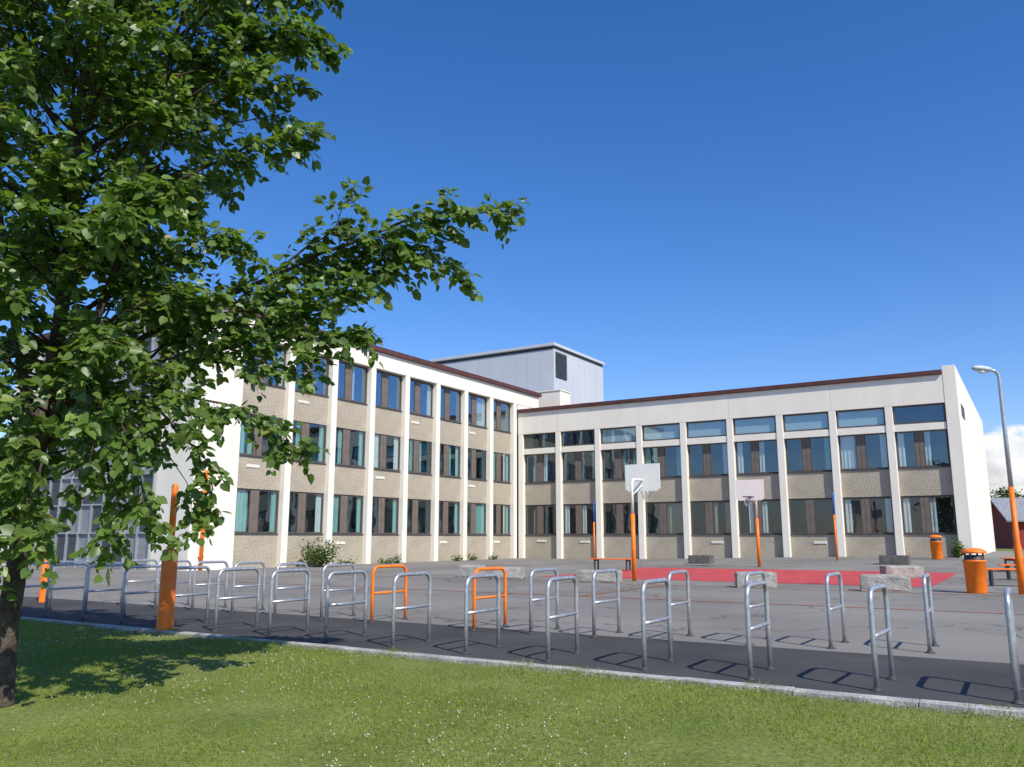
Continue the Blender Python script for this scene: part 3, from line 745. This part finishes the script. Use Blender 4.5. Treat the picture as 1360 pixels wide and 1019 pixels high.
# ------------------------------------------------------------------ granite blocks, planters
def rough_block(w,d,h,seed):
    bm=bmesh.new(); bmesh.ops.create_cube(bm,size=1)
    bmesh.ops.subdivide_edges(bm,edges=bm.edges[:],cuts=5,use_grid_fill=True)
    for v in bm.verts:
        c=Vector(v.co); v.co=Vector((c.x*w,c.y*d,(c.z+.5)*h))
        k=noise.noise_vector(v.co*2.5+Vector((seed*3.1,0,0)))*.02+noise.noise_vector(v.co*9+Vector((seed,5,0)))*.01
        if c.z>-.45: v.co+=k
        l=Vector((abs(c.x),abs(c.y),abs(c.z)))
        if sum(1 for t in l if t>.49)>=2: v.co-=Vector((c.x*.04,c.y*.04,c.z*.03))
    me=bpy.data.meshes.new('granite_block'); bm.to_mesh(me); bm.free(); me.materials.append(M['granite']); return me
for i,(x,y,w,d,h,r) in enumerate([(-1.3,27.6,.8,.5,.40,0),(-.1,26.3,1.0,.5,.38,.1),(2.5,24.4,1.3,.5,.36,-.05),(6.25,21.8,1.0,.5,.40,.1),(8.9,20.3,1.1,.55,.40,-.1),
    (12.4,27.0,1.2,.6,.40,.2)]):
    link('granite_block',rough_block(w,d,h,i+1),None,(x,y,gz(x,y)-.01),YAW*.5+r,label='low pale granite block used as a seat on the yard',category='stone block',group='granite seating blocks')
def planter(x,y,w,d,h,label):
    t=empty('planter_box',(x,y,gz(x,y)),YAW,label=label,category='planter',group='dark planters by the wall')
    q=MB(); 
    q.box(-w/2,w/2,-d/2,-d/2+.05,0,h); q.box(-w/2,w/2,d/2-.05,d/2,0,h); q.box(-w/2,-w/2+.05,-d/2+.05,d/2-.05,0,h); q.box(w/2-.05,w/2,-d/2+.05,d/2-.05,0,h)
    for z in (.33,.66): q.box(-w/2-.006,w/2+.006,-d/2-.006,-d/2,h*z-.01,h*z+.01)
    link('box',q.mesh('box','planter'),t,bevel=.008)
    q=MB(); q.box(-w/2+.05,w/2-.05,-d/2+.05,d/2-.05,.02,h-.06); link('soil',q.mesh('soil','soil'),t)
planter(8.6,38.5,1.0,.6,.36,'dark low planter box near the school wall')
planter(15.6,34.5,1.1,.6,.36,'dark low planter box near the school wall')

# ------------------------------------------------------------------ litter bins
def bin_(x,y,s,label):
    t=empty('litter_bin',(x,y,gz(x,y)),.3,label=label,category='litter bin',group='orange litter bins')
    link('body',MB().lathe([(.20*s,0),(.21*s,.02),(.235*s,.70*s),(.25*s,.71*s),(.25*s,.75*s),(.22*s,.75*s),(.21*s,.3*s)],24).mesh('body','orange',True),t)
    q=MB()
    for i in range(4):
        a=i*math.pi/2+.4; q.box(.2*s*math.cos(a)-.015,.2*s*math.cos(a)+.015,.2*s*math.sin(a)-.015,.2*s*math.sin(a)+.015,.74*s,.93*s)
    link('hood_support',q.mesh('hood_support','steel_dark'),t)
    link('hood',MB().lathe([(.26*s,.90*s),(.275*s,.91*s),(.27*s,.95*s),(.18*s,1.0*s),(.05*s,1.02*s)],24).mesh('hood','orange',True),t)
    link('inner_liner',MB().lathe([(.20*s,.55*s),(.205*s,.86*s),(.17*s,.86*s)],20).mesh('inner_liner','steel_dark',True),t)
bin_(10.7,19.6,1.0,'orange round litter bin with a hood on the yard')
bin_(18.9,37.6,1.05,'orange round litter bin beside the school wall')
def bench(x,y,rz,L,label):
    t=empty('yard_bench',(x,y,gz(x,y)),rz,label=label,category='bench',group='orange benches on the yard')
    q=MB()
    for i in range(4): q.box(-L/2,L/2,-.2+i*.105,-.2+i*.105+.09,.42,.46)
    link('seat',q.mesh('seat','orange'),t,bevel=.006)
    q=MB(); q.box(-.025,.025,-.18,-.13,0,.418); q.box(-.025,.025,.13,.18,0,.418); q.box(-.025,.025,-.13,.13,.36,.415)
    lg=q.mesh('leg','steel_dark')
    for sx in (-L/2+.22,L/2-.22): link('leg',lg,t,(sx,0,0))
bench(3.9,33,YAW,1.8,'orange slatted bench on dark legs by the court')
bench(13.4,22.2,YAW+.2,2.0,'orange slatted bench on dark legs near the lamp')
bench(15.8,25.5,YAW+.2,2.0,'orange slatted bench on dark legs near the lamp')
bench(18.0,30.0,YAW+1.2,2.0,'orange slatted bench on dark legs near the wall corner')

# ------------------------------------------------------------------ shrubs and weeds by the walls
def wallL(a,off):
    p=C+DR*off-NV*a; return Vector((p.x,p.y,gz(p.x,p.y)))
def wallR(a,off):
    p=C+DR*a-NV*off; return Vector((p.x,p.y,gz(p.x,p.y)))
shrub('wall_shrub',wallL(18.2,.9),.9,1.1,1.45,1100,'green shrub growing against the school wall',size=(.06,.12))
for a,h in ((16,.4),(13.2,.35),(12.4,.45),(7.2,.4),(5.8,.35),(3.6,.3)):
    shrub('weed_clump',wallL(a,.45),.45,.5,h,160,'low green weeds at the foot of the school wall','weeds')
shrub('wall_shrub',wallR(24.6,.6),.4,.4,1.1,360,'green shrub at the corner of the school',size=(.06,.12))

# ------------------------------------------------------------------ red house and far trees
H=empty('red_house',(45.2,76,0),-.25,label='small red wooden house with a grey pitched roof',category='house')
q=MB(); q.box(0,16,0,8,-.3,2.9)
i=len(q.v); q.v+=[(0,0,2.9),(0,8,2.9),(0,4,4.8),(16,0,2.9),(16,8,2.9),(16,4,4.8)]; q.f+=[(i,i+2,i+1),(i+3,i+4,i+5)]
link('wall',q.mesh('wall','red_wood'),H)
q=MB(); 
for s_ in (-1,1):
    y0=4+s_*4.5; z0=2.68
    i=len(q.v); q.v+=[(-.5,y0,z0),(16.5,y0,z0),(16.5,4,4.85),(-.5,4,4.85),(-.5,y0,z0+.15),(16.5,y0,z0+.15),(16.5,4,5.02),(-.5,4,5.02)]
    q.f+=[(i,i+1,i+2,i+3),(i+4,i+5,i+6,i+7),(i,i+1,i+5,i+4),(i+3,i,i+4,i+7),(i+1,i+2,i+6,i+5)]
link('roof',q.mesh('roof','roof_grey'),H)
wq=MB(); wq.box(-.45,.45,-.05,-.003,0,.9); wm=wq.mesh('window','roof_grey'); gq=MB(); gq.box(-.38,.38,-.07,-.051,.07,.83); gm=gq.mesh('glass','cladding_dark')
for x in (3.4,6.4,9.4,12.4): 
    w_=link('window',wm,H,(x,0,1.3)); link('glass',gm,w_)
def far_tree(x,y,h,r,seed):
    random.seed(seed)
    t=empty('birch_tree',(x,y,0),0,label='distant green leafy tree behind the red house',category='tree',group='distant trees')
    q=MB(); q.tube([(0,0,-.1),(0,0,h*.4),(.1,0,h*.9)],[.2,.15,.05],8)
    pos=[];ax=[];nr=[];sz=[];tn=[]
    for i in range(34):
        a=random.uniform(0,6.28); zz=random.uniform(.3,1); rr=r*math.sqrt(max(.05,1-((zz-.6)/.45)**2))*random.uniform(.4,1)
        c=Vector((math.cos(a)*rr,math.sin(a)*rr,h*zz)); q.tube([(0,0,h*zz*.75),tuple(c)],[.06,.02],4,False)
        for k in range(90):
            p=c+Vector((random.gauss(0,.5),random.gauss(0,.5),random.gauss(0,.38)))
            pos.append(p[:]); ax.append((random.gauss(0,1),random.gauss(0,1),random.gauss(0,.6))); nr.append((random.gauss(0,.6),random.gauss(0,.6),1)); sz.append(random.uniform(.16,.3))
            g=random.random(); tn.append(np.array([.05,.085,.02])*(1-g)+np.array([.095,.145,.035])*g)
    link('trunk',q.mesh('trunk','bark',True),t)
    link('crown',leaves_mesh('crown',np.array(pos),np.array(ax),np.array(nr),np.array(sz),np.array(tn)),t)
far_tree(63,108,7.0,3.0,3); far_tree(70,112,8.0,3.5,4); far_tree(78,110,7.5,3.2,5)

# ------------------------------------------------------------------ sky and sun
SAZ=Vector((.53,-.848,0)).normalized(); EL=math.radians(45)
world=bpy.data.worlds.new('World'); scene.world=world; world.use_nodes=True
nt=world.node_tree; bg=nt.nodes['Background']
sky=N(nt,'ShaderNodeTexSky'); sky.sky_type='NISHITA'; sky.sun_disc=False
sky.sun_elevation=EL; sky.sun_rotation=math.atan2(SAZ.x,SAZ.y); sky.air_density=1.0; sky.dust_density=.3; sky.ozone_density=3.0; sky.altitude=100
hs=N(nt,'ShaderNodeHueSaturation'); hs.inputs['Saturation'].default_value=1.30; hs.inputs['Value'].default_value=1.0
nt.links.new(sky.outputs[0],hs.inputs['Color'])
tv=N(nt,'ShaderNodeVectorMath',operation='MULTIPLY'); tv.inputs[1].default_value=(1.0,.94,1.12)
nt.links.new(hs.outputs[0],tv.inputs[0])
tc=N(nt,'ShaderNodeTexCoord'); sep=N(nt,'ShaderNodeSeparateXYZ'); nt.links.new(tc.outputs['Generated'],sep.inputs[0])
mp=N(nt,'ShaderNodeMapping'); mp.inputs['Scale'].default_value=(9,9,16); nt.links.new(tc.outputs['Generated'],mp.inputs[0])
nz=N(nt,'ShaderNodeTexNoise'); nz.inputs['Scale'].default_value=1.9; nz.inputs['Detail'].default_value=9; nz.inputs['Roughness'].default_value=.58
nt.links.new(mp.outputs[0],nz.inputs['Vector'])
def MR(inp,a,b,c,d):
    m_=N(nt,'ShaderNodeMapRange'); m_.interpolation_type='SMOOTHSTEP'
    m_.inputs[1].default_value=a; m_.inputs[2].default_value=b; m_.inputs[3].default_value=c; m_.inputs[4].default_value=d
    nt.links.new(inp,m_.inputs[0]); return m_.outputs[0]
def MA(op,a,b):
    m_=N(nt,'ShaderNodeMath',operation=op)
    for i,v in enumerate((a,b)):
        if hasattr(v,'links'): nt.links.new(v,m_.inputs[i])
        else: m_.inputs[i].default_value=v
    return m_.outputs[0]
hz=MR(sep.outputs['Z'],.065,.145,.55,-.12)
xr=MR(sep.outputs['X'],.460,.505,-.7,0)
dens=MR(MA('ADD',MA('ADD',nz.outputs['Fac'],hz),xr),.66,.86,0,.95)
shade=MR(nz.outputs['Fac'],.35,.65,4.6,7.0)
cc=N(nt,'ShaderNodeCombineXYZ'); 
for i in range(3): nt.links.new(shade,cc.inputs[i])
mx=N(nt,'ShaderNodeMix',data_type='RGBA'); nt.links.new(dens,mx.inputs[0]); nt.links.new(tv.outputs[0],mx.inputs[6]); nt.links.new(cc.outputs[0],mx.inputs[7])
nt.links.new(mx.outputs[2],bg.inputs['Color']); bg.inputs['Strength'].default_value=.148
sl=bpy.data.lights.new('sun','SUN'); sl.energy=5.0; sl.angle=math.radians(.53); sl.color=(1,.94,.83)
so=bpy.data.objects.new('sun',sl); COL.objects.link(so)
dvec=-(SAZ*math.cos(EL)+Vector((0,0,math.sin(EL)))); so.rotation_euler=dvec.to_track_quat('-Z','Y').to_euler(); so.location=(10,-20,30)

# ------------------------------------------------------------------ camera
cam=bpy.data.cameras.new('camera'); cam.sensor_width=36; cam.lens=36*1100/1360; cam.clip_end=6000; cam.clip_start=.05
co=bpy.data.objects.new('camera',cam); COL.objects.link(co); co.location=(0,0,1.25); co.rotation_euler=(math.radians(90+10.56),0,0)
scene.camera=co
